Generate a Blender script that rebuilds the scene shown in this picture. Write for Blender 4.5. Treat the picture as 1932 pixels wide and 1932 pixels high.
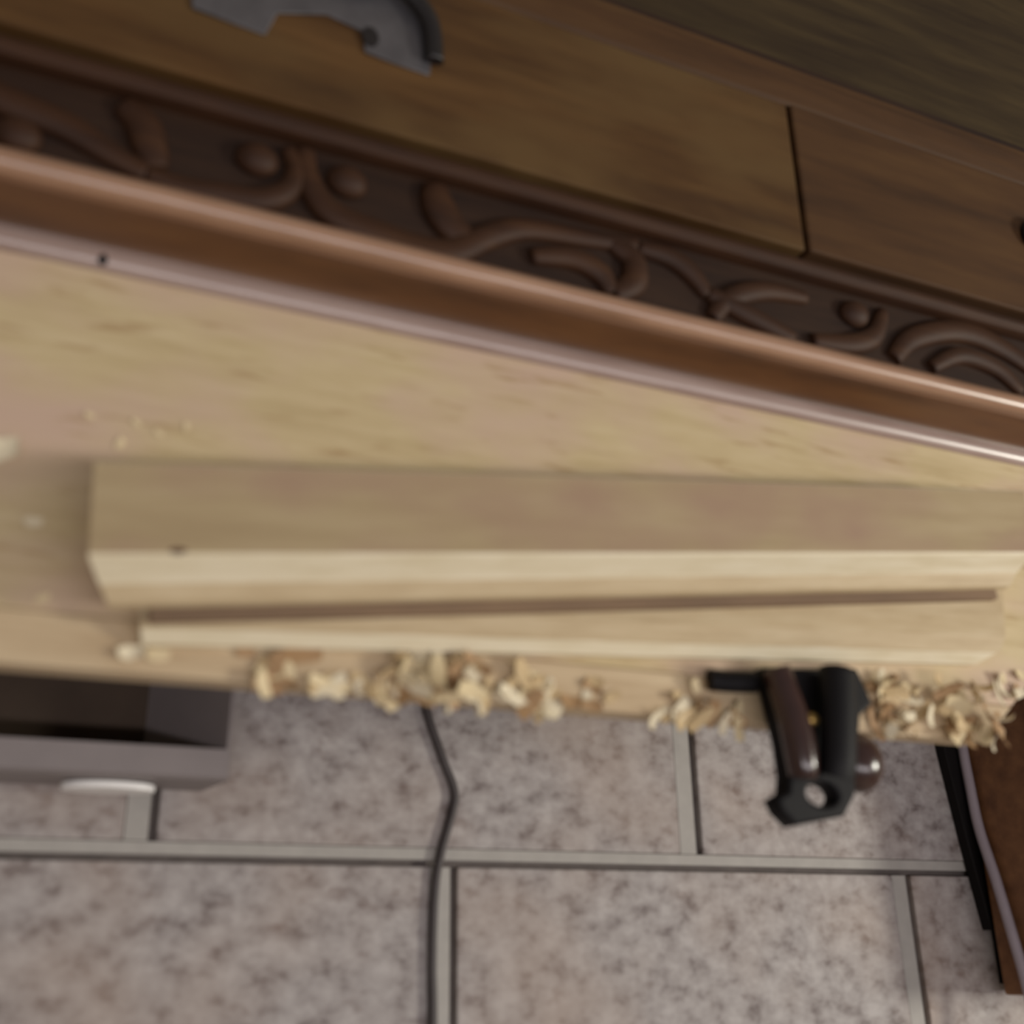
import bpy, bmesh, math, random
from mathutils import Vector, Matrix, Euler
random.seed(7)
for o in list(bpy.data.objects): bpy.data.objects.remove(o)
S = bpy.context.scene
C = S.collection

# ------------------------------------------------------------------ camera, light, exposure
cam_d = bpy.data.cameras.new('camera'); cam = bpy.data.objects.new('camera', cam_d); C.objects.link(cam)
right = Vector((0.91191, -0.01478, 0.41012)); down = Vector((0.13997, -0.92822, -0.34469)); fwd = Vector((0.38578, 0.37173, -0.84439))
cam.matrix_world = Matrix(((right.x, -down.x, -fwd.x, 0.0), (right.y, -down.y, -fwd.y, 0.0), (right.z, -down.z, -fwd.z, 1.01), (0, 0, 0, 1)))
cam_d.sensor_width = 36.0; cam_d.sensor_fit = 'HORIZONTAL'; cam_d.lens = 36.0 * 2100 / 1932
cam_d.clip_start = 0.01; cam_d.clip_end = 50
cam_d.dof.use_dof = True; cam_d.dof.focus_distance = 1.75; cam_d.dof.aperture_fstop = 3.1
S.camera = cam

W = bpy.data.worlds.new('world'); S.world = W; W.use_nodes = True
bg = W.node_tree.nodes['Background']; bg.inputs[0].default_value = (1.0, 0.95, 0.91, 1); bg.inputs[1].default_value = 0.22

def area(name, loc, target, size, power, col, size_y=None):
    d = bpy.data.lights.new(name, 'AREA'); d.shape = 'RECTANGLE' if size_y else 'DISK'; d.size = size; d.energy = power; d.color = col
    if size_y: d.size_y = size_y
    o = bpy.data.objects.new(name, d); C.objects.link(o); o.location = loc
    o.rotation_euler = (Vector(target) - Vector(loc)).to_track_quat('-Z', 'Y').to_euler()
    return o
area('workshop_lamp', (2.95, -0.08, 1.95), (0.35, 0.25, 0.3), 0.48, 50, (1.0, 0.965, 0.85))
long_fill = area('long_fill_light', (0.6, -0.55, 2.30), (0.6, 0.2, 0.3), 2.7, 22, (1.0, 0.935, 0.955), 0.12)  # unseen long light added for the streaks along the cabinet moulding
S.view_settings.view_transform = 'Standard'; S.view_settings.look = 'None'
S.view_settings.exposure = -0.06; S.view_settings.gamma = 1.0; S.view_settings.use_curve_mapping = False

# ------------------------------------------------------------------ materials
def srgb(r, g, b):
    f = lambda c: (c/255/12.92) if c/255 <= 0.04045 else ((c/255+0.055)/1.055)**2.4
    return (f(r), f(g), f(b), 1)
def base(name, rough=0.5, spec=0.5):
    m = bpy.data.materials.new(name); m.use_nodes = True
    nt = m.node_tree; p = nt.nodes['Principled BSDF']
    p.inputs['Roughness'].default_value = rough; p.inputs['Specular IOR Level'].default_value = spec
    return m, nt, p
def noise(nt, coord, scale, stretch=(1, 1, 1), detail=4, rough=0.55):
    mp = nt.nodes.new('ShaderNodeMapping'); mp.inputs['Scale'].default_value = stretch
    nt.links.new(coord, mp.inputs['Vector'])
    n = nt.nodes.new('ShaderNodeTexNoise'); n.inputs['Scale'].default_value = scale
    n.inputs['Detail'].default_value = detail; n.inputs['Roughness'].default_value = rough
    nt.links.new(mp.outputs[0], n.inputs['Vector']); return n.outputs['Fac']
def ramp(nt, fac, stops):
    r = nt.nodes.new('ShaderNodeValToRGB'); e = r.color_ramp.elements
    while len(e) > 1: e.remove(e[0])
    e[0].position = stops[0][0]; e[0].color = stops[0][1]
    for p, c in stops[1:]:
        x = e.new(p); x.color = c
    nt.links.new(fac, r.inputs[0]); return r.outputs[0]
def mix(nt, fac, a, b, mode='MIX'):
    n = nt.nodes.new('ShaderNodeMix'); n.data_type = 'RGBA'; n.blend_type = mode
    for sock, v in ((n.inputs[0], fac), (n.inputs[6], a), (n.inputs[7], b)):
        if isinstance(v, (float, int, tuple)): sock.default_value = v
        else: nt.links.new(v, sock)
    return n.outputs[2]
def coords(nt, kind='Object'):
    return nt.nodes.new('ShaderNodeTexCoord').outputs[kind]
def bump(nt, p, fac, strength, dist=0.001):
    b = nt.nodes.new('ShaderNodeBump'); b.inputs['Strength'].default_value = strength; b.inputs['Distance'].default_value = dist
    nt.links.new(fac, b.inputs['Height']); nt.links.new(b.outputs[0], p.inputs['Normal'])
def wood(name, dark, mid, light, rough=0.5, spec=0.4, grain=14, fleck=None, b=0.15, blotch=None):
    m, nt, p = base(name, rough, spec); co = coords(nt)
    g = noise(nt, co, grain, (1.0, 9.0, 9.0), 5, 0.6)
    col = ramp(nt, g, [(0.25, dark), (0.5, mid), (0.75, light)])
    if blotch:
        n2 = noise(nt, co, 7, (1.0, 2.0, 2.0), 3, 0.5)
        col = mix(nt, ramp(nt, n2, [(0.42, (0, 0, 0, 1)), (0.68, (1, 1, 1, 1))]), col, blotch)
    if fleck:
        n3 = noise(nt, co, 34, (0.55, 3.2, 3.2), 2, 0.5)
        col = mix(nt, ramp(nt, n3, [(0.60, (0, 0, 0, 1)), (0.74, (0.75, 0.75, 0.75, 1))]), col, fleck)
    nt.links.new(col, p.inputs['Base Color']); bump(nt, p, g, b, 0.0006)
    return m
def plain(name, col, rough=0.5, spec=0.5, metal=0.0, var=0.12, scale=60, b=0.1):
    m, nt, p = base(name, rough, spec); co = coords(nt)
    n = noise(nt, co, scale, (1, 1, 1), 3)
    d = tuple(c*(1-var) for c in col[:3]) + (1,); l = tuple(min(1, c*(1+var)) for c in col[:3]) + (1,)
    nt.links.new(ramp(nt, n, [(0.3, d), (0.7, l)]), p.inputs['Base Color'])
    p.inputs['Metallic'].default_value = metal
    if b: bump(nt, p, n, b, 0.0005)
    return m
M = {}
M['bench'] = wood('bench_beech', srgb(182, 162, 122), srgb(196, 177, 138), srgb(206, 188, 152), 0.5, 0.35, 12, fleck=srgb(164, 136, 98), blotch=srgb(196, 170, 150))
M['bench_edge'] = wood('bench_front_plank', srgb(176, 152, 120), srgb(192, 170, 138), srgb(204, 184, 152), 0.55, 0.3, 12)
M['pine_top'] = wood('aged_pine', srgb(156, 136, 104), srgb(168, 149, 116), srgb(176, 158, 126), 0.6, 0.3, 7, blotch=srgb(158, 132, 110))
M['lower_strip'] = wood('strip_brown', srgb(112, 92, 74), srgb(124, 102, 82), srgb(138, 114, 90), 0.65, 0.2, 9)
M['pine'] = wood('fresh_pine', srgb(206, 192, 160), srgb(220, 208, 180), srgb(228, 218, 194), 0.5, 0.35, 16)
M['pine_dim'] = wood('fresh_pine_dim', srgb(174, 152, 118), srgb(188, 168, 134), srgb(198, 180, 148), 0.55, 0.3, 16)  # pine for the flatter faces, their weaker light put into the colour
M['oak'] = wood('cabinet_oak', srgb(54, 32, 13), srgb(78, 53, 26), srgb(98, 70, 38), 0.6, 0.3, 4, blotch=srgb(92, 69, 39))
M['oak_red'] = wood('cabinet_oak_red', srgb(54, 34, 18), srgb(74, 49, 26), srgb(88, 62, 34), 0.65, 0.3, 4)
M['mould'] = wood('cabinet_moulding', srgb(64, 36, 18), srgb(88, 54, 28), srgb(104, 68, 36), 0.34, 0.9, 6)
M['bead'] = wood('bead_sheen', srgb(132, 98, 74), srgb(158, 122, 98), srgb(172, 138, 114), 0.30, 0.9, 8)  # upper bead painted paler to carry the long highlight
M['bead_pale'] = wood('pale_bead_sheen', srgb(136, 112, 102), srgb(156, 134, 126), srgb(170, 150, 142), 0.32, 0.9, 8)  # lower bead, its lilac sheen put into the colour
M['carve'] = wood('carved_oak', srgb(40, 21, 10), srgb(56, 32, 16), srgb(68, 42, 22), 0.62, 0.3, 8)
M['ground'] = wood('carving_ground', srgb(32, 18, 12), srgb(44, 27, 17), srgb(54, 35, 22), 0.65, 0.3, 8)
M['panel'] = wood('dim_panel', srgb(40, 27, 14), srgb(56, 43, 24), srgb(72, 58, 34), 0.6, 0.3, 5)
M['pewter'] = plain('pewter', srgb(104, 102, 106), 0.42, 0.5, 0.6, 0.15, 40)
M['iron'] = plain('black_iron', srgb(24, 20, 22), 0.45, 0.5, 0.0, 0.2, 60)
M['black'] = plain('clamp_black', srgb(12, 10, 13), 0.6, 0.22, 0.0, 0.15, 80)
M['brown_gloss'] = plain('clamp_brown', srgb(52, 32, 28), 0.22, 0.6, 0.0, 0.15, 60, 0)
M['brass'] = plain('brass', srgb(170, 140, 80), 0.35, 0.5, 0.8, 0.1, 60, 0)
M['plastic'] = plain('grey_plastic', srgb(132, 124, 124), 0.5, 0.4, 0.0, 0.05, 30, 0.05)
M['plastic_shade'] = plain('grey_plastic_shaded', srgb(70, 58, 48), 0.7, 0.2, 0.0, 0.08, 30, 0.05)  # tray inside, its deep shade put into a darker brown
M['white'] = plain('white_plastic', srgb(240, 238, 236), 0.35, 0.5, 0.0, 0.02, 30, 0)
M['cord'] = plain('dark_cord', srgb(70, 64, 64), 0.5, 0.4, 0.0, 0.08, 60, 0)
M['cable'] = plain('grey_cable', srgb(158, 148, 156), 0.45, 0.4, 0.0, 0.05, 60, 0)
M['chest'] = wood('chest_brown', srgb(94, 62, 40), srgb(120, 82, 54), srgb(138, 98, 64), 0.5, 0.4, 6)
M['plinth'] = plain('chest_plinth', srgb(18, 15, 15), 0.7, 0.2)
M['knot'] = plain('knot', srgb(84, 58, 44), 0.6, 0.3)
for i, c in enumerate((srgb(216, 198, 160), srgb(196, 172, 132), srgb(222, 210, 182), srgb(168, 136, 100))):
    M['chip%d' % i] = wood('wood_chip_%d' % i, tuple(x*0.86 for x in c[:3])+(1,), c, tuple(min(1, x*1.08) for x in c[:3])+(1,), 0.6, 0.25, 40)
def tile_mat():
    m, nt, p = base('speckled_tile', 0.6, 0.3); co = coords(nt)
    a = noise(nt, co, 40, (1, 1.25, 1), 4, 0.62); b_ = noise(nt, co, 27, (1, 1.4, 1), 4, 0.6); c_ = noise(nt, co, 5, (1, 1, 1), 2)
    col = ramp(nt, a, [(0.30, srgb(106, 95, 93)), (0.46, srgb(152, 145, 143)), (0.66, srgb(175, 169, 167))])
    col = mix(nt, ramp(nt, b_, [(0.60, (0, 0, 0, 1)), (0.76, (0.8, 0.8, 0.8, 1))]), col, srgb(96, 76, 70))
    col = mix(nt, ramp(nt, c_, [(0.45, (0, 0, 0, 1)), (0.75, (0.5, 0.5, 0.5, 1))]), col, srgb(168, 146, 130))
    nt.links.new(col, p.inputs['Base Color']); bump(nt, p, a, 0.35, 0.0012); return m
M['tile'] = tile_mat()
M['joint_shade'] = plain('joint_shade', srgb(98, 91, 88), 0.9, 0.1)  # joint gap colour, darkened to draw the shadow line at tile edges
M['grout'] = plain('grout', srgb(168, 164, 159), 0.8, 0.2, 0.0, 0.06, 50, 0.15)

# ------------------------------------------------------------------ helpers
def link(name, me, mat=None, parent=None, loc=(0, 0, 0), smooth=False):
    o = bpy.data.objects.new(name, me); C.objects.link(o); o.location = loc
    if mat is not None and not me.materials: me.materials.append(M[mat] if isinstance(mat, str) else mat)
    if parent is not None: o.parent = parent
    if smooth:
        for p in me.polygons: p.use_smooth = True
        me.set_sharp_from_angle(angle=math.radians(38))
    return o
def mesh(name, verts, faces):
    me = bpy.data.meshes.new(name); me.from_pydata([tuple(v) for v in verts], [], faces)
    bm = bmesh.new(); bm.from_mesh(me); bmesh.ops.recalc_face_normals(bm, faces=bm.faces); bm.to_mesh(me); bm.free(); me.update(); return me
def bevel(me, w, seg=2, angle=0.6):
    bm = bmesh.new(); bm.from_mesh(me)
    ed = [e for e in bm.edges if len(e.link_faces) == 2 and e.calc_face_angle(0) > angle]
    bmesh.ops.bevel(bm, geom=ed, offset=w, segments=seg, profile=0.6, affect='EDGES', clamp_overlap=True)
    bm.to_mesh(me); bm.free(); me.update(); return me
def box_me(name, x0, x1, y0, y1, z0, z1, bv=0.0, seg=2):
    v = [(x, y, z) for z in (z0, z1) for y in (y0, y1) for x in (x0, x1)]
    me = mesh(name, v, [(0, 1, 3, 2), (4, 5, 7, 6), (0, 1, 5, 4), (2, 3, 7, 6), (0, 2, 6, 4), (1, 3, 7, 5)])
    return bevel(me, bv, seg) if bv else me
def prism(name, outline, z0, z1, bv=0.0, seg=2):
    n = len(outline); v = [(x, y, z0) for x, y in outline] + [(x, y, z1) for x, y in outline]
    f = [tuple(range(n)), tuple(range(n, 2*n))] + [(i, (i+1) % n, n+(i+1) % n, n+i) for i in range(n)]
    me = mesh(name, v, f); return bevel(me, bv, seg) if bv else me
def sweep(name, prof, ends):
    """profile points (v, z); ends = list of u arrays: each station gives u per profile point. local x = u, y = -v, z."""
    n = len(prof); v = []
    for us in ends: v += [(us[i], -prof[i][0], prof[i][1]) for i in range(n)]
    f = [tuple(range(n)), tuple(range(n*(len(ends)-1), n*len(ends)))]
    for k in range(len(ends)-1):
        f += [(k*n+i, k*n+(i+1) % n, (k+1)*n+(i+1) % n, (k+1)*n+i) for i in range(n)]
    return mesh(name, v, f)
def smooth_path(pts, sub=6, closed=False):
    P = [Vector(p) for p in pts]; out = []; n = len(P)
    for i in range(n-1):
        p0 = P[max(i-1, 0)]; p1 = P[i]; p2 = P[i+1]; p3 = P[min(i+2, n-1)]
        for k in range(sub):
            t = k/sub
            out.append(0.5*((2*p1)+(p2-p0)*t+(2*p0-5*p1+4*p2-p3)*t*t+(3*p1-p0-3*p2+p3)*t*t*t))
    out.append(P[-1]); return out
def tube(name, pts, r, seg=10, sub=6, rz=None, taper=None):
    P = smooth_path(pts, sub); v = []; f = []; n = len(P)
    for i, p in enumerate(P):
        t = (P[min(i+1, n-1)] - P[max(i-1, 0)]).normalized()
        side = t.cross(Vector((0, 0, 1)))
        side = side.normalized() if side.length > 1e-4 else Vector((1, 0, 0))
        up = side.cross(t).normalized(); k = taper(i/(n-1)) if taper else 1.0
        for j in range(seg):
            a = 2*math.pi*j/seg
            v.append(p + side*math.cos(a)*r*k + up*math.sin(a)*(rz or r)*k)
    for i in range(n-1):
        f += [(i*seg+j, i*seg+(j+1) % seg, (i+1)*seg+(j+1) % seg, (i+1)*seg+j) for j in range(seg)]
    f += [tuple(range(seg)), tuple(range((n-1)*seg, n*seg))]
    me = mesh(name, v, f)
    for p in me.polygons: p.use_smooth = len(p.vertices) == 4
    return me
def dome(name, rx, ry, rz, seg=16, rings=6, full=False):
    v = []; f = []; a0 = -math.pi/2 if full else 0.0
    for i in range(rings+1):
        a = a0 + (math.pi/2-a0)*i/rings
        for j in range(seg):
            b = 2*math.pi*j/seg; v.append((rx*math.cos(a)*math.cos(b), ry*math.cos(a)*math.sin(b), rz*math.sin(a)))
    for i in range(rings):
        f += [(i*seg+j, i*seg+(j+1) % seg, (i+1)*seg+(j+1) % seg, (i+1)*seg+j) for j in range(seg)]
    f.append(tuple(range(seg)))
    me = mesh(name, v, f); bm = bmesh.new(); bm.from_mesh(me); bmesh.ops.remove_doubles(bm, verts=bm.verts, dist=1e-6); bm.to_mesh(me); bm.free()
    for p in me.polygons: p.use_smooth = True
    return me
def curve_plate(name, outer, holes, half, bv):
    cu = bpy.data.curves.new(name, 'CURVE'); cu.dimensions = '2D'; cu.fill_mode = 'BOTH'; cu.extrude = half; cu.bevel_depth = bv; cu.bevel_resolution = 2; cu.offset = -bv
    for ring in [outer] + holes:
        s = cu.splines.new('POLY'); s.points.add(len(ring)-1); s.use_cyclic_u = True
        for p, q in zip(s.points, ring): p.co = (q[0], q[1], 0, 1)
    o = bpy.data.objects.new(name, cu); C.objects.link(o)
    me = bpy.data.meshes.new_from_object(o.evaluated_get(bpy.context.evaluated_depsgraph_get()))
    bpy.data.objects.remove(o); return me
def empty(name, loc=(0, 0, 0), rz=0.0):
    o = bpy.data.objects.new(name, None); C.objects.link(o); o.location = loc; o.rotation_euler = (0, 0, rz); o.empty_display_size = 0.05; return o
def tag(o, label, cat, group=None, kind=None):
    o['label'] = label; o['category'] = cat
    if group: o['group'] = group
    if kind: o['kind'] = kind
    return o

BT = 0.300                                                        # bench top height
# ------------------------------------------------------------------ floor of speckled tiles
floor = link('floor', box_me('floor', -2.2, 3.4, -1.8, 2.6, -0.05, -0.0075), 'joint_shade'); floor['kind'] = 'structure'
floor['label'] = 'grey speckled tile floor with wide recessed joints'
PIT, RH, JX, JY = 0.545, 0.42, 0.027, 0.017
rowy = [0.096 + k*RH for k in range(-4, 6)]
tme = box_me('tile', -(PIT-JX)/2, (PIT-JX)/2, -(RH-JY)/2, (RH-JY)/2, -0.02, 0.0, 0.0018, 2)
hme = box_me('row_joint', -2.1, 3.3, 0.0060, JY-0.0004, -0.02, -0.0010, 0.0006, 1)
vme = box_me('end_joint', 0.0004, JX-0.0070, 0.0, RH-JY, -0.02, -0.0010, 0.0006, 1)
for r, y0 in enumerate(rowy):
    off = 0.100 if (r - 4) % 2 == 0 else 0.373
    link('joint', hme, 'grout', floor, (0, y0 - JY, 0))
    for k in range(-4, 6):
        x = off + JX + PIT*k + (PIT-JX)/2; yc = y0 + (RH-JY)/2
        if not (-1.9 < x < 3.1): continue
        t = link('tile', tme, 'tile', floor, (x, yc, random.uniform(-0.0006, 0.0006)))
        t.rotation_euler = (0, 0, random.choice((0, math.pi)))
        link('joint', vme, 'grout', floor, (off + PIT*k, y0, 0))
# plain room walls around the working corner
M['wall'] = plain('wall_plaster', srgb(200, 192, 180), 0.8, 0.2, 0.0, 0.03, 8, 0.1)
for nm, b in (('wall_left', (-2.3, -2.2, -1.9, 2.7)), ('wall_right', (3.4, 3.5, -1.9, 2.7)), ('wall_front', (-2.2, 3.4, -1.9, -1.8)), ('wall_back', (-2.2, 3.4, 2.6, 2.7))):
    w = link(nm, box_me(nm, *b, -0.05, 2.7), 'wall'); w['kind'] = 'structure'

# ------------------------------------------------------------------ workbench
bench = empty('workbench', (0.3, 0.7, 0.0))
tag(bench, 'pale wooden workbench top with a cut-off front corner, under the boards', 'workbench')
def wl(o):                                                        # keep world placement under the bench Empty
    o.location = Vector(o.location) - Vector((0.3, 0.7, 0.0)); return o
main = prism('top_board', [(-0.62, 0.2004), (0.8085, 0.2004), (0.862, 0.246), (0.95, 0.32), (1.00, 0.345), (1.45, 0.345), (1.45, 1.36), (-0.62, 1.36)], BT-0.030, BT, 0.0012, 1)
wl(link('top_board', main, 'bench', bench))
fr = prism('front_plank', [(-0.62, 0.1665), (0.768, 0.1665), (0.8079, 0.1998), (-0.62, 0.1998)], BT-0.024, BT+0.0002, 0.0015, 2)
wl(link('front_plank', fr, 'bench_edge', bench))
leg = box_me('leg', -0.035, 0.035, -0.035, 0.035, 0, BT-0.030, 0.003, 1)
for x, y in ((-0.52, 0.50), (1.20, 0.66), (-0.52, 1.26), (1.35, 1.26)):
    wl(link('leg', leg, 'bench_edge', bench, (x, y, 0)))

# ------------------------------------------------------------------ carved cabinet lying on its back on the bench
cab = empty('carved_cabinet', (0.4, 0.9, BT))
tag(cab, 'dark brown carved wooden cabinet with moulded edge, lying behind the boards', 'cabinet')
CO = Vector((0.4, 0.9, BT))
def cl(o): o.location = Vector(o.location) - CO; return o
X0, X1 = -0.60, 1.42
def run(name, prof, x0=X0, x1=X1, mat='mould', parent=cab, smooth=False, n=2):
    st = [[x0+(x1-x0)*i/(n-1)]*len(prof) for i in range(n)]
    me = sweep(name, [(-y, z) for y, z in prof], st)
    return cl(link(name, me, mat, parent, smooth=smooth))
def arc(cy, cz, r, a0, a1, n=6, ry=None):
    return [(cy + (ry or r)*math.cos(math.radians(a0+(a1-a0)*i/n)), cz + r*math.sin(math.radians(a0+(a1-a0)*i/n))) for i in range(n+1)]
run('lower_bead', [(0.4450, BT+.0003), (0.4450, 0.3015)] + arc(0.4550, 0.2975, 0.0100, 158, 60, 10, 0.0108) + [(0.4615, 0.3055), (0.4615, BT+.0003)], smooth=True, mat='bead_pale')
run('cove_moulding', [(0.4615, BT+.0003), (0.4600, 0.3062)] + [(0.4600+0.0165*t, 0.3062+0.027*t**1.5) for t in (0.15, 0.3, 0.45, 0.6, 0.8, 1.0)] + [(0.4772, 0.3340), (0.4772, BT+.0003)], smooth=True)
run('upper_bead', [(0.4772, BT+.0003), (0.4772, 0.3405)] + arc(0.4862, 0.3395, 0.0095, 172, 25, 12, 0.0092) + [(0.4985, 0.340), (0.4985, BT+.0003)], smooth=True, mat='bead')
dent = cl(link('dent', dome('dent', 0.0035, 0.0055, 0.0012, 12, 3), 'iron', cab, (0.0145, 0.4515, 0.3066))); dent['label'] = 'dark dent in the pale edge'
frz = run('carved_frieze', [(0.4985, BT+.0003), (0.4985, 0.331), (0.570, 0.331), (0.570, BT+.0003)], mat='ground')
run('frieze_bead', [(0.570, BT+.0003), (0.570, 0.339)] + arc(0.5775, 0.3400, 0.0075, 180, 10, 6) + [(0.588, 0.3405), (0.591, 0.333), (0.591, BT+.0003)], mat='carve')
run('base_panel', [(0.591, BT+.0003), (0.591, 0.326), (0.842, 0.326), (0.842, BT+.0003)], mat='ground')
cl(link('drawer_front', box_me('drawer_front', X0, 0.602, 0.5945, 0.762, 0.3262, 0.345, 0.0022), 'oak', cab))
cl(link('stile', box_me('stile', 0.6085, X1, 0.5965, 0.7665, 0.3262, 0.3445, 0.003), 'oak_red', cab))
run('top_rail', [(0.768, 0.3262), (0.768, 0.339), (0.771, 0.3425), (0.783, 0.345), (0.800, 0.347), (0.812, 0.345), (0.817, 0.338), (0.819, 0.3262)], mat='oak_red')
cl(link('recessed_panel', box_me('recessed_panel', X0, X1, 0.842, 1.32, BT+.0003, 0.318), 'panel', cab))
cl(link('end_stile', box_me('end_stile', X0, X1, 1.32, 1.355, BT+.0003, 0.345, 0.003), 'oak_red', cab))
# scroll carving on the frieze
def scroll(pts, r=0.0055, rz=0.0085, name='scroll', mat='carve', tp=None):
    me = tube(name, [(x, y, 0.3325) for x, y in pts], r*1.75, 8, 6, rz, tp or (lambda t: 0.45+0.55*math.sin(math.pi*min(1, 0.12+t*0.8))))
    o = link(name, me, mat, frz, smooth=False); return cl(o) if False else place(o)
def place(o): o.location = Vector(o.location) - CO - Vector(frz.location) + Vector((0, 0, 0)); return o
frz_world = frz.location + CO
def place(o): o.location = Vector(o.location) - frz_world; return o
scroll([(-0.20, 0.512), (-0.15, 0.540), (-0.10, 0.552), (-0.064, 0.541), (-0.024, 0.533), (0.005, 0.521), (0.034, 0.510)], 0.0075)
scroll([(0.012, 0.563), (0.026, 0.552), (0.034, 0.532), (0.040, 0.516)], 0.008, name='leaf')
scroll([(0.034, 0.510), (0.060, 0.506), (0.085, 0.508), (0.112, 0.511), (0.131, 0.525), (0.137, 0.545), (0.130, 0.562)], 0.006)
scroll([(0.143, 0.566), (0.144, 0.548), (0.152, 0.530), (0.168, 0.514), (0.200, 0.507), (0.232, 0.503), (0.262, 0.508), (0.292, 0.531), (0.325, 0.547), (0.373, 0.553), (0.430, 0.560)], 0.0075)
scroll([(0.247, 0.566), (0.250, 0.548), (0.262, 0.530), (0.282, 0.520)], 0.009, name='leaf')
scroll([(0.329, 0.522), (0.366, 0.530), (0.392, 0.522), (0.402, 0.505)], 0.0065, name='leaf')
scroll([(0.404, 0.505), (0.424, 0.522), (0.424, 0.544), (0.404, 0.556)], 0.0075)
scroll([(0.430, 0.558), (0.462, 0.556), (0.484, 0.544), (0.497, 0.527)], 0.006)
scroll([(0.497, 0.530), (0.536, 0.518), (0.586, 0.505)], 0.006, name='leaf')
scroll([(0.500, 0.505), (0.520, 0.530), (0.560, 0.548), (0.606, 0.552)], 0.0065)
scroll([(0.606, 0.508), (0.650, 0.514), (0.680, 0.530), (0.696, 0.560)], 0.0065)
scroll([(0.700, 0.510), (0.728, 0.538), (0.790, 0.560), (0.850, 0.552), (0.92, 0.520)], 0.0075)
scroll([(0.745, 0.510), (0.785, 0.532), (0.830, 0.528), (0.86, 0.508)], 0.006, name='leaf')
for x, y in ((0.108, 0.546), (0.176, 0.547), (0.660, 0.548), (-0.05, 0.515)):
    place(link('boss', dome('boss', 0.0165, 0.014, 0.012), 'carve', frz, (x, y, 0.3312)))
# drawer lock plate and pull
pl = curve_plate('lock_plate', [(0.050, 0.655), (0.104, 0.651), (0.112, 0.676), (0.150, 0.690), (0.180, 0.684), (0.182, 0.664), (0.206, 0.662), (0.236, 0.661), (0.238, 0.690), (0.228, 0.722), (0.205, 0.752), (0.060, 0.752), (0.040, 0.720)], [], 0.0008, 0.0004)
lp = cl(link('lock_plate', pl, 'pewter', cab, (0, 0, 0.3464)))
lp['label'] = 'grey metal lock plate'
def lk(o): o.location = Vector(o.location) - (lp.location + CO); return o
lk(link('pull', tube('pull', [(0.120, 0.742, 0.352), (0.165, 0.728, 0.356), (0.205, 0.735, 0.356), (0.232, 0.712, 0.355), (0.2385, 0.672, 0.352)], 0.008, 10, 6, 0.005), 'iron', lp))
lk(link('keyhole', curve_plate('keyhole', [(0.1855+0.007*math.cos(a), 0.680+0.010*math.sin(a)) for a in [i*math.pi/8 for i in range(16)]], [], 0.0004, 0.0002), 'iron', lp, (0, 0, 0.3480)))
kn = cl(link('knob', dome('knob', 0.022, 0.022, 0.020), 'iron', cab, (0.916, 0.695, 0.3445)))

# ------------------------------------------------------------------ two moulded boards
th = math.radians(7.69)
A = empty('moulded_board', (0.0285, 0.2185, 0.0), th)
tag(A, 'wide pale board with weathered brown top, lying uppermost across the bench', 'board')
prof = [(-0.0600, 0.3585), (-0.0585, 0.3600), (-0.0015, 0.3600), (0.0005, 0.3588), (0.0105, 0.3445), (0.0120, 0.3428), (0.0225, 0.3380), (0.0240, 0.3350), (0.0240, 0.3310), (0.0060, 0.3310), (0.0060, 0.3226), (-0.0585, 0.3226)]
left = [0.004, 0.004, 0.0, 0.0, 0.006, 0.007, 0.012, 0.013, 0.014, 0.014, 0.020, 0.012]
rght = [0.790, 0.790, 0.780, 0.779, 0.773, 0.772, 0.765, 0.764, 0.763, 0.763, 0.763, 0.790]
me = sweep('plank', prof, [left, rght]); me.materials.append(M['pine']); me.materials.append(M['pine_top']); me.materials.append(M['pine_dim'])
for p in me.polygons:
    c = p.center
    if c.z > 0.3595: p.material_index = 1
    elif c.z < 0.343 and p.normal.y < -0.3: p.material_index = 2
link('plank', me, None, A)
tg = link('lower_strip', sweep('lower_strip', [(0.0065, 0.3300), (0.0310, 0.3300), (0.0320, 0.3290), (0.0320, 0.3226), (0.0065, 0.3226)], [[0.037]*5, [0.755]*5]), 'lower_strip', A); tg['label'] = 'darker brown strip along the lower front'  # darker brown strip along the lower front of the upper board
link('knot', dome('knot', 0.006, 0.0022, 0.0006, 12, 3), 'knot', A, (0.050, 0.003, 0.3598))
thc = math.radians(4.05)
Bd = empty('moulded_board', (0.064, 0.183, 0.0), thc)
tag(Bd, 'narrow-showing pale board under the wide board, its bright front edge by the clamp', 'board')
prof = [(0.0, BT+.0004), (0.0, 0.3075), (-0.0012, 0.3085), (-0.0085, 0.3155), (-0.0098, 0.3162), (-0.0220, 0.3220), (-0.1000, 0.3222), (-0.1000, BT+.0004)]
left = [0.004, 0.004, 0.004, 0.002, 0.002, 0.0, 0.0, 0.0]
rght = [0.700, 0.704, 0.706, 0.722, 0.727, 0.730, 0.748, 0.748]
me = sweep('plank', prof, [left, rght]); me.materials.append(M['pine']); me.materials.append(M['pine_dim'])
for p in me.polygons:
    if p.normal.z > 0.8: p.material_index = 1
link('plank', me, None, Bd)

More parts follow.
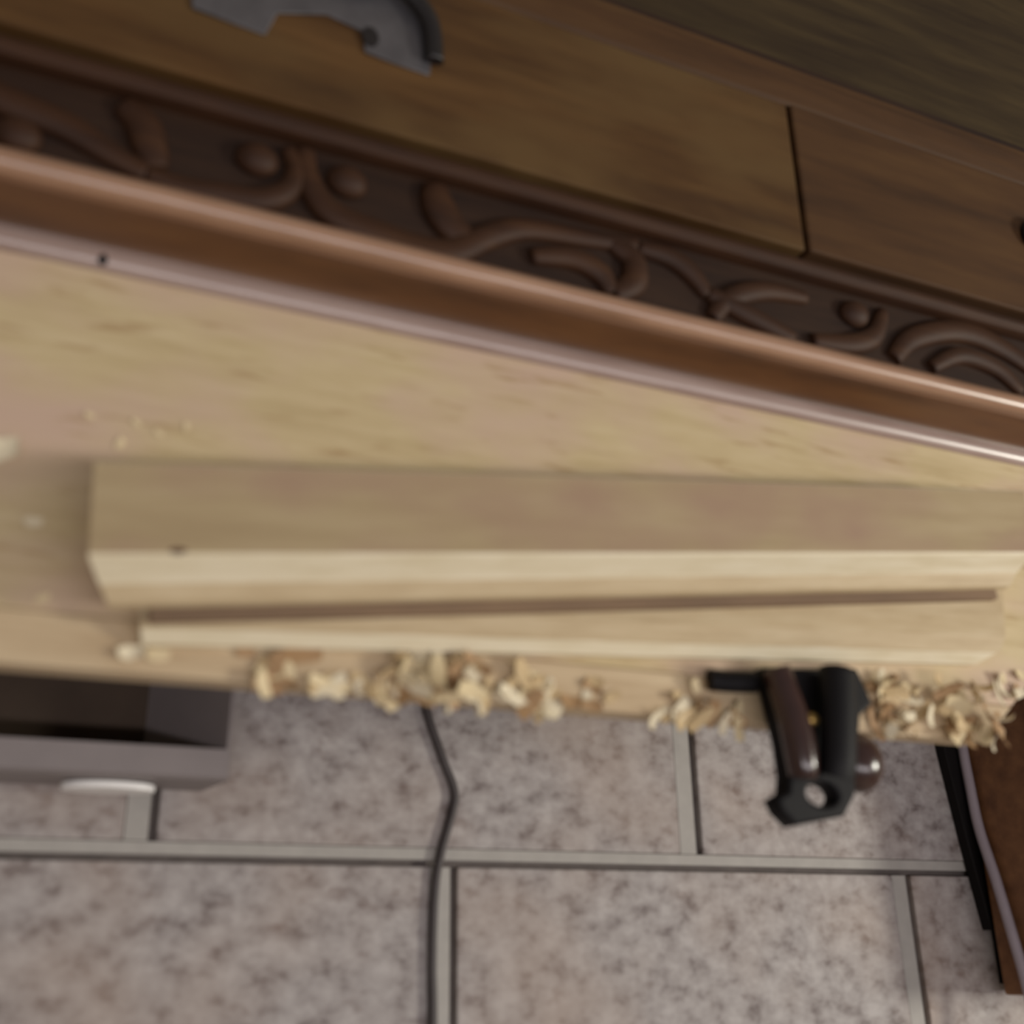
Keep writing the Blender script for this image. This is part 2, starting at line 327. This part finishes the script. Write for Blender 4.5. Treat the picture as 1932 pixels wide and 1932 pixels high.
# ------------------------------------------------------------------ black clamp on the front edge
cp = empty('clamp', (0.56, 0.19, BT))
tag(cp, 'black clamp with glossy dark brown grip, sticking out over the bench edge', 'clamp')
CL = Vector((0.56, 0.19, BT))
def kl(o): o.location = Vector(o.location) - CL; return o
outer = [(0.5301, 0.2068), (0.5350, 0.1813), (0.5407, 0.1492), (0.5417, 0.1254), (0.5390, 0.1128), (0.5275, 0.1068), (0.5322, 0.0972), (0.5434, 0.0877), (0.5901, 0.0961), (0.6029, 0.1123), (0.6128, 0.1535), (0.6191, 0.1774), (0.6175, 0.2116)]
hole = [(0.5710+0.0145*math.cos(a), 0.1120+0.0088*math.sin(a)) for a in [2*math.pi*i/16 for i in range(16)]]
kl(link('frame', curve_plate('frame', outer, [hole], 0.0060, 0.0035), 'black', cp, (0, 0, 0.3105)))
g = kl(link('grip', tube('grip', [(0.5300, 0.2020, 0.3325), (0.5385, 0.1646, 0.3350), (0.5430, 0.1334, 0.3345), (0.5440, 0.1220, 0.3320)], 0.0125, 12, 6, 0.012, lambda t: 0.85+0.15*math.sin(math.pi*t)), 'brown_gloss', cp))
g['label'] = 'glossy dark brown grip'
kl(link('slide_bar', tube('slide_bar', [(0.5860, 0.2050, 0.3350), (0.5790, 0.1672, 0.3380), (0.5740, 0.1351, 0.3380), (0.5725, 0.1230, 0.3350)], 0.0150, 12, 6, 0.012), 'black', cp))
kl(link('side_arm', tube('side_arm', [(0.4850, 0.1955, 0.3075), (0.5000, 0.1950, 0.3085), (0.5250, 0.1960, 0.3110)], 0.0085, 10, 6, 0.0065), 'black', cp))
kl(link('wing', prism('wing', [(0.598, 0.212), (0.622, 0.2145), (0.634, 0.186), (0.620, 0.176), (0.598, 0.174)], 0.3010, 0.3180, 0.003, 2), 'black', cp))
kl(link('knob', dome('knob', 0.022, 0.024, 0.017, 16, 10, True), 'brown_gloss', cp, (0.615, 0.139, 0.312)))
kl(link('rivet', dome('rivet', 0.006, 0.005, 0.003), 'brass', cp, (0.5600, 0.166, 0.3310)))

# ------------------------------------------------------------------ grey tray on the floor
tray = empty('storage_tray', (0.0, 0.26, 0.0))
tag(tray, 'grey plastic open tray with white oval handle, on the floor under the bench', 'tray')
TO = Vector((0.0, 0.26, 0.0))
def tl(o): o.location = Vector(o.location) - TO; return o
xa, xb, ya, yb, H = -0.50, 0.166, 0.134, 0.46, 0.100
def ring(x0, x1, y0, y1, z): return [(x0, y0, z), (x1, y0, z), (x1, y1, z), (x0, y1, z)]
rings = [ring(xa+.012, xb-.006, ya+.004, yb-.012, 0.0005), ring(xa, xb, ya, yb, H-.004), ring(xa+.002, xb-.002, ya+.002, yb-.002, H),
         ring(xa+.02, xb-.004, ya+.024, yb-.02, H), ring(xa+.05, xb-.058, ya+.030, yb-.05, 0.006)]
v = [p for r in rings for p in r]; f = [(0, 1, 2, 3), (16, 17, 18, 19)]
for k in range(4): f += [(k*4+i, k*4+(i+1) % 4, (k+1)*4+(i+1) % 4, (k+1)*4+i) for i in range(4)]
me = mesh('tub', v, f); me.materials.append(M['plastic']); me.materials.append(M['plastic_shade'])
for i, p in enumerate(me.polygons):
    if i == 1 or i in (14, 16, 17): p.material_index = 1  # inner faces painted as shaded, right wall keeps the lit grey
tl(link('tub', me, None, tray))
hd = [(0.080+0.036*math.cos(a), 0.017*math.sin(a)) for a in [2*math.pi*i/28 for i in range(28)]]
hm = curve_plate('handle', hd, [], 0.0016, 0.001)
h = tl(link('handle', hm, 'white', tray, (0.0, 0.1315, 0.048))); h.rotation_euler = (math.radians(88), 0, 0); h['label'] = 'white oval handle'

# ------------------------------------------------------------------ cord, brown chest, cable
tag(link('power_cord', tube('power_cord', [(0.362, 0.60, 0.0042), (0.350, 0.40, 0.0042), (0.362, 0.245, 0.0042), (0.380, 0.185, 0.0042), (0.3945, 0.150, 0.0042), (0.3935, 0.130, 0.0042), (0.383, 0.095, 0.0042), (0.3765, 0.060, 0.0042), (0.3745, 0.0, 0.0042), (0.3760, -0.055, 0.0042), (0.379, -0.25, 0.0042), (0.37, -0.6, 0.0042)], 0.0040, 8, 8), 'cord'),
    'thin dark cord lying across the tile floor from under the bench', 'cord')
ch = empty('wooden_chest', (1.25, 0.14, 0.0))
tag(ch, 'low brown wooden chest standing on the floor with a black gap below', 'chest')
HO = Vector((1.25, 0.14, 0.0))
def hl(o): o.location = Vector(o.location) - HO; return o
hl(link('plinth', box_me('plinth', 1.052, 1.46, -0.035, 0.33, 0.0005, 0.016), 'plinth', ch))
hl(link('body', box_me('body', 1.040, 1.47, -0.046, 0.34, 0.016, 0.115, 0.003), 'chest', ch))
hl(link('lid', box_me('lid', 1.034, 1.476, -0.052, 0.346, 0.1152, 0.132, 0.004), 'chest', ch))
tag(link('black_strip', prism('black_strip', [(1.004, 0.335), (1.010, 0.22), (1.024, 0.11), (1.0385, 0.02), (1.0392, 0.335)], 0.0005, 0.0150, 0.001, 1), 'plinth'),  # black strip, narrowing towards the near end of the chest
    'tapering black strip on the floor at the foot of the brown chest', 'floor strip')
tag(link('grey_cable', tube('grey_cable', [(1.0325, 0.330, 0.0212), (1.0325, 0.225, 0.0214), (1.032, 0.178, 0.0235), (1.0315, 0.130, 0.027), (1.0315, 0.073, 0.039), (1.031, 0.006, 0.051), (1.0308, -0.032, 0.057), (1.029, -0.10, 0.066), (1.028, -0.16, 0.078)], 0.0058, 10, 8), 'cable'),
    'light grey cable running along the side of the brown chest', 'cable')

# ------------------------------------------------------------------ wood chips
def chip_me(L, Wd, curl, tw, thick=0.0007, n=5):
    v = []
    for i in range(n+1):
        t = i/n - 0.5; a = curl*t
        x = L*t if abs(curl) < 0.05 else (L/curl)*math.sin(a); z = 0 if abs(curl) < 0.05 else (L/curl)*(1-math.cos(a))
        w = Wd*(1-0.35*abs(2*t)**2)*(0.9+0.2*((i*7) % 3)/2); s = tw*t
        for sy in (-1, 1):
            for dz in (0, thick): v.append((x + sy*0.12*Wd*t, sy*w/2, z + sy*w/2*s + dz))
    f = [(0, 1, 3, 2), (4*n, 4*n+1, 4*n+3, 4*n+2)]
    for i in range(n):
        a, b = 4*i, 4*i+4
        f += [(a, b, b+2, a+2), (a+1, b+1, b+3, a+3), (a, b, b+1, a+1), (a+2, b+2, b+3, a+3)]
    return mesh('wood_chip', v, f)
shapes = [(0.024, 0.011, 0.9, 0.3), (0.018, 0.009, 1.5, -0.4), (0.030, 0.010, 0.5, 0.5), (0.014, 0.008, 0.6, 0.2), (0.020, 0.013, 1.1, -0.2), (0.026, 0.007, 1.9, 0.6), (0.012, 0.007, 0.2, 0.3)]
VAR = []
for k, s in enumerate(shapes):
    for m in range(4):
        e = chip_me(*s); e.materials.append(M['chip%d' % m]); VAR.append((k, m, e))
def chip(x, y, z0, label, group, kind=None, rz=None, tilt=0.35, var=None, scale=None):
    k, m, e = var or random.choice(VAR)
    o = bpy.data.objects.new('wood_chip', e); C.objects.link(o)
    rot = Euler((random.uniform(-tilt, tilt), random.uniform(-tilt, tilt), rz if rz is not None else random.uniform(0, 6.28)))
    s = scale or random.uniform(0.75, 1.15)
    R = rot.to_matrix(); lo = min((R @ vv.co).z for vv in e.vertices)*s
    o.rotation_euler = rot; o.scale = (s, s, s); o.location = (x, y, z0 - lo + 0.0003)
    if group: label = '%s %s %s' % (('curved', 'curled', 'long', 'short', 'broad', 'tightly curled', 'tiny')[k], ('pale', 'tan', 'whitish', 'brown')[m], label)
    tag(o, label, 'wood chip', group); return o
def V(k, m): return next(t for t in VAR if t[0] == k and t[1] == m)
def cluster(n, x0, x1, y0, y1, label, group, pile=0.0, tilt=0.35, dens=None):
    for i in range(n):
        x = random.uniform(x0, x1); y = y0 + (y1-y0)*random.random()**1.3
        front = 0.168 if x < 0.765 else 0.168+(x-0.765)*0.85
        chip(x, max(y, front-0.004), BT+0.0004+pile*random.random()**1.5, label, group, tilt=tilt)
cluster(8, 0.142, 0.172, 0.163, 0.186, 'wood chip in the clump at the left end of bench edge', 'chips at left end of edge', 0.003)
cluster(16, 0.178, 0.238, 0.163, 0.176, 'wood chip in the row along bench edge left of cord', 'chips in the row left of cord', 0.003)
cluster(34, 0.236, 0.302, 0.163, 0.196, 'wood chip in the heap on the bench edge above the dark cord', 'chips heaped above the cord', 0.012, 0.7)
cluster(20, 0.312, 0.405, 0.163, 0.188, 'wood chip on the bench edge between the cord heap and the clamp', 'chips between heap and clamp', 0.004)
cluster(18, 0.430, 0.520, 0.163, 0.192, 'wood chip on the bench edge just left of the black clamp', 'chips left of clamp', 0.004)
cluster(58, 0.645, 0.775, 0.164, 0.212, 'wood chip piled at the bench corner right of the clamp', 'chips piled at bench corner', 0.016, 0.8)
cluster(6, 0.790, 0.830, 0.208, 0.232, 'wood chip on the cut-off corner edge right of the boards', 'chips on cut corner', 0.003)
chip(-0.030, 0.301, BT, 'large pale curled wood chip at the far left of the bench', None, rz=0.3, tilt=0.15, var=V(4, 2), scale=1.25)
chip(-0.004, 0.256, BT, 'small whitish wood chip left of the wide board end', None, rz=0.1, tilt=0.1, var=V(3, 2), scale=0.8)
chip(0.008, 0.208, BT, 'tiny pale wood chip near the plank joint left of the boards', None, rz=0.4, tilt=0.1, var=V(6, 0), scale=0.75)
chip(0.041, 0.318, BT, 'tiny pale wood chip behind the left end of the wide board', None, rz=1.2, tilt=0.1, var=V(6, 0), scale=0.7)
chip(0.063, 0.179, BT+.0004, 'curled wood chip on the front plank, left one of two', None, rz=0.2, tilt=0.1, var=V(1, 2), scale=1.0)
chip(0.079, 0.179, BT+.0004, 'flat wood chip on the front plank, right one of two', None, rz=0.05, tilt=0.1, var=V(6, 0), scale=1.2)
chip(0.133, 0.1855, BT+.0004, 'small brown wood chip against the front of the lower board', None, rz=0.0, tilt=0.3, var=V(6, 3), scale=1.0)
for x, y in ((0.050, 0.335), (0.065, 0.330), (0.082, 0.338), (0.020, 0.335)):
    chip(x, y, BT, 'crumb of wood on the bench behind the wide board', 'crumbs behind the board', tilt=0.1, var=V(6, 0), scale=0.55)
# pale curled shaving hanging on the edge
sh = []
for i in range(13):
    a = math.radians(-10 + 200*i/12)
    for r in (0.0135, 0.0105):
        for y in (-0.003, 0.003): sh.append((r*math.cos(a), y, r*math.sin(a)))
f = [(0, 1, 3, 2), (48, 49, 51, 50)]
for i in range(12):
    a, b = 4*i, 4*i+4; f += [(a, b, b+1, a+1), (a+2, b+2, b+3, a+3), (a, b, b+2, a+2), (a+1, b+1, b+3, a+3)]
o = link('curled_shaving', mesh('curled_shaving', sh, f), 'chip2', None, (0.284, 0.1575, BT+.0036), True); o.rotation_euler = (math.radians(-90), 0, 0)
tag(o, 'whitish ring-curled wood shaving on the bench edge beside the cord', 'wood shaving')
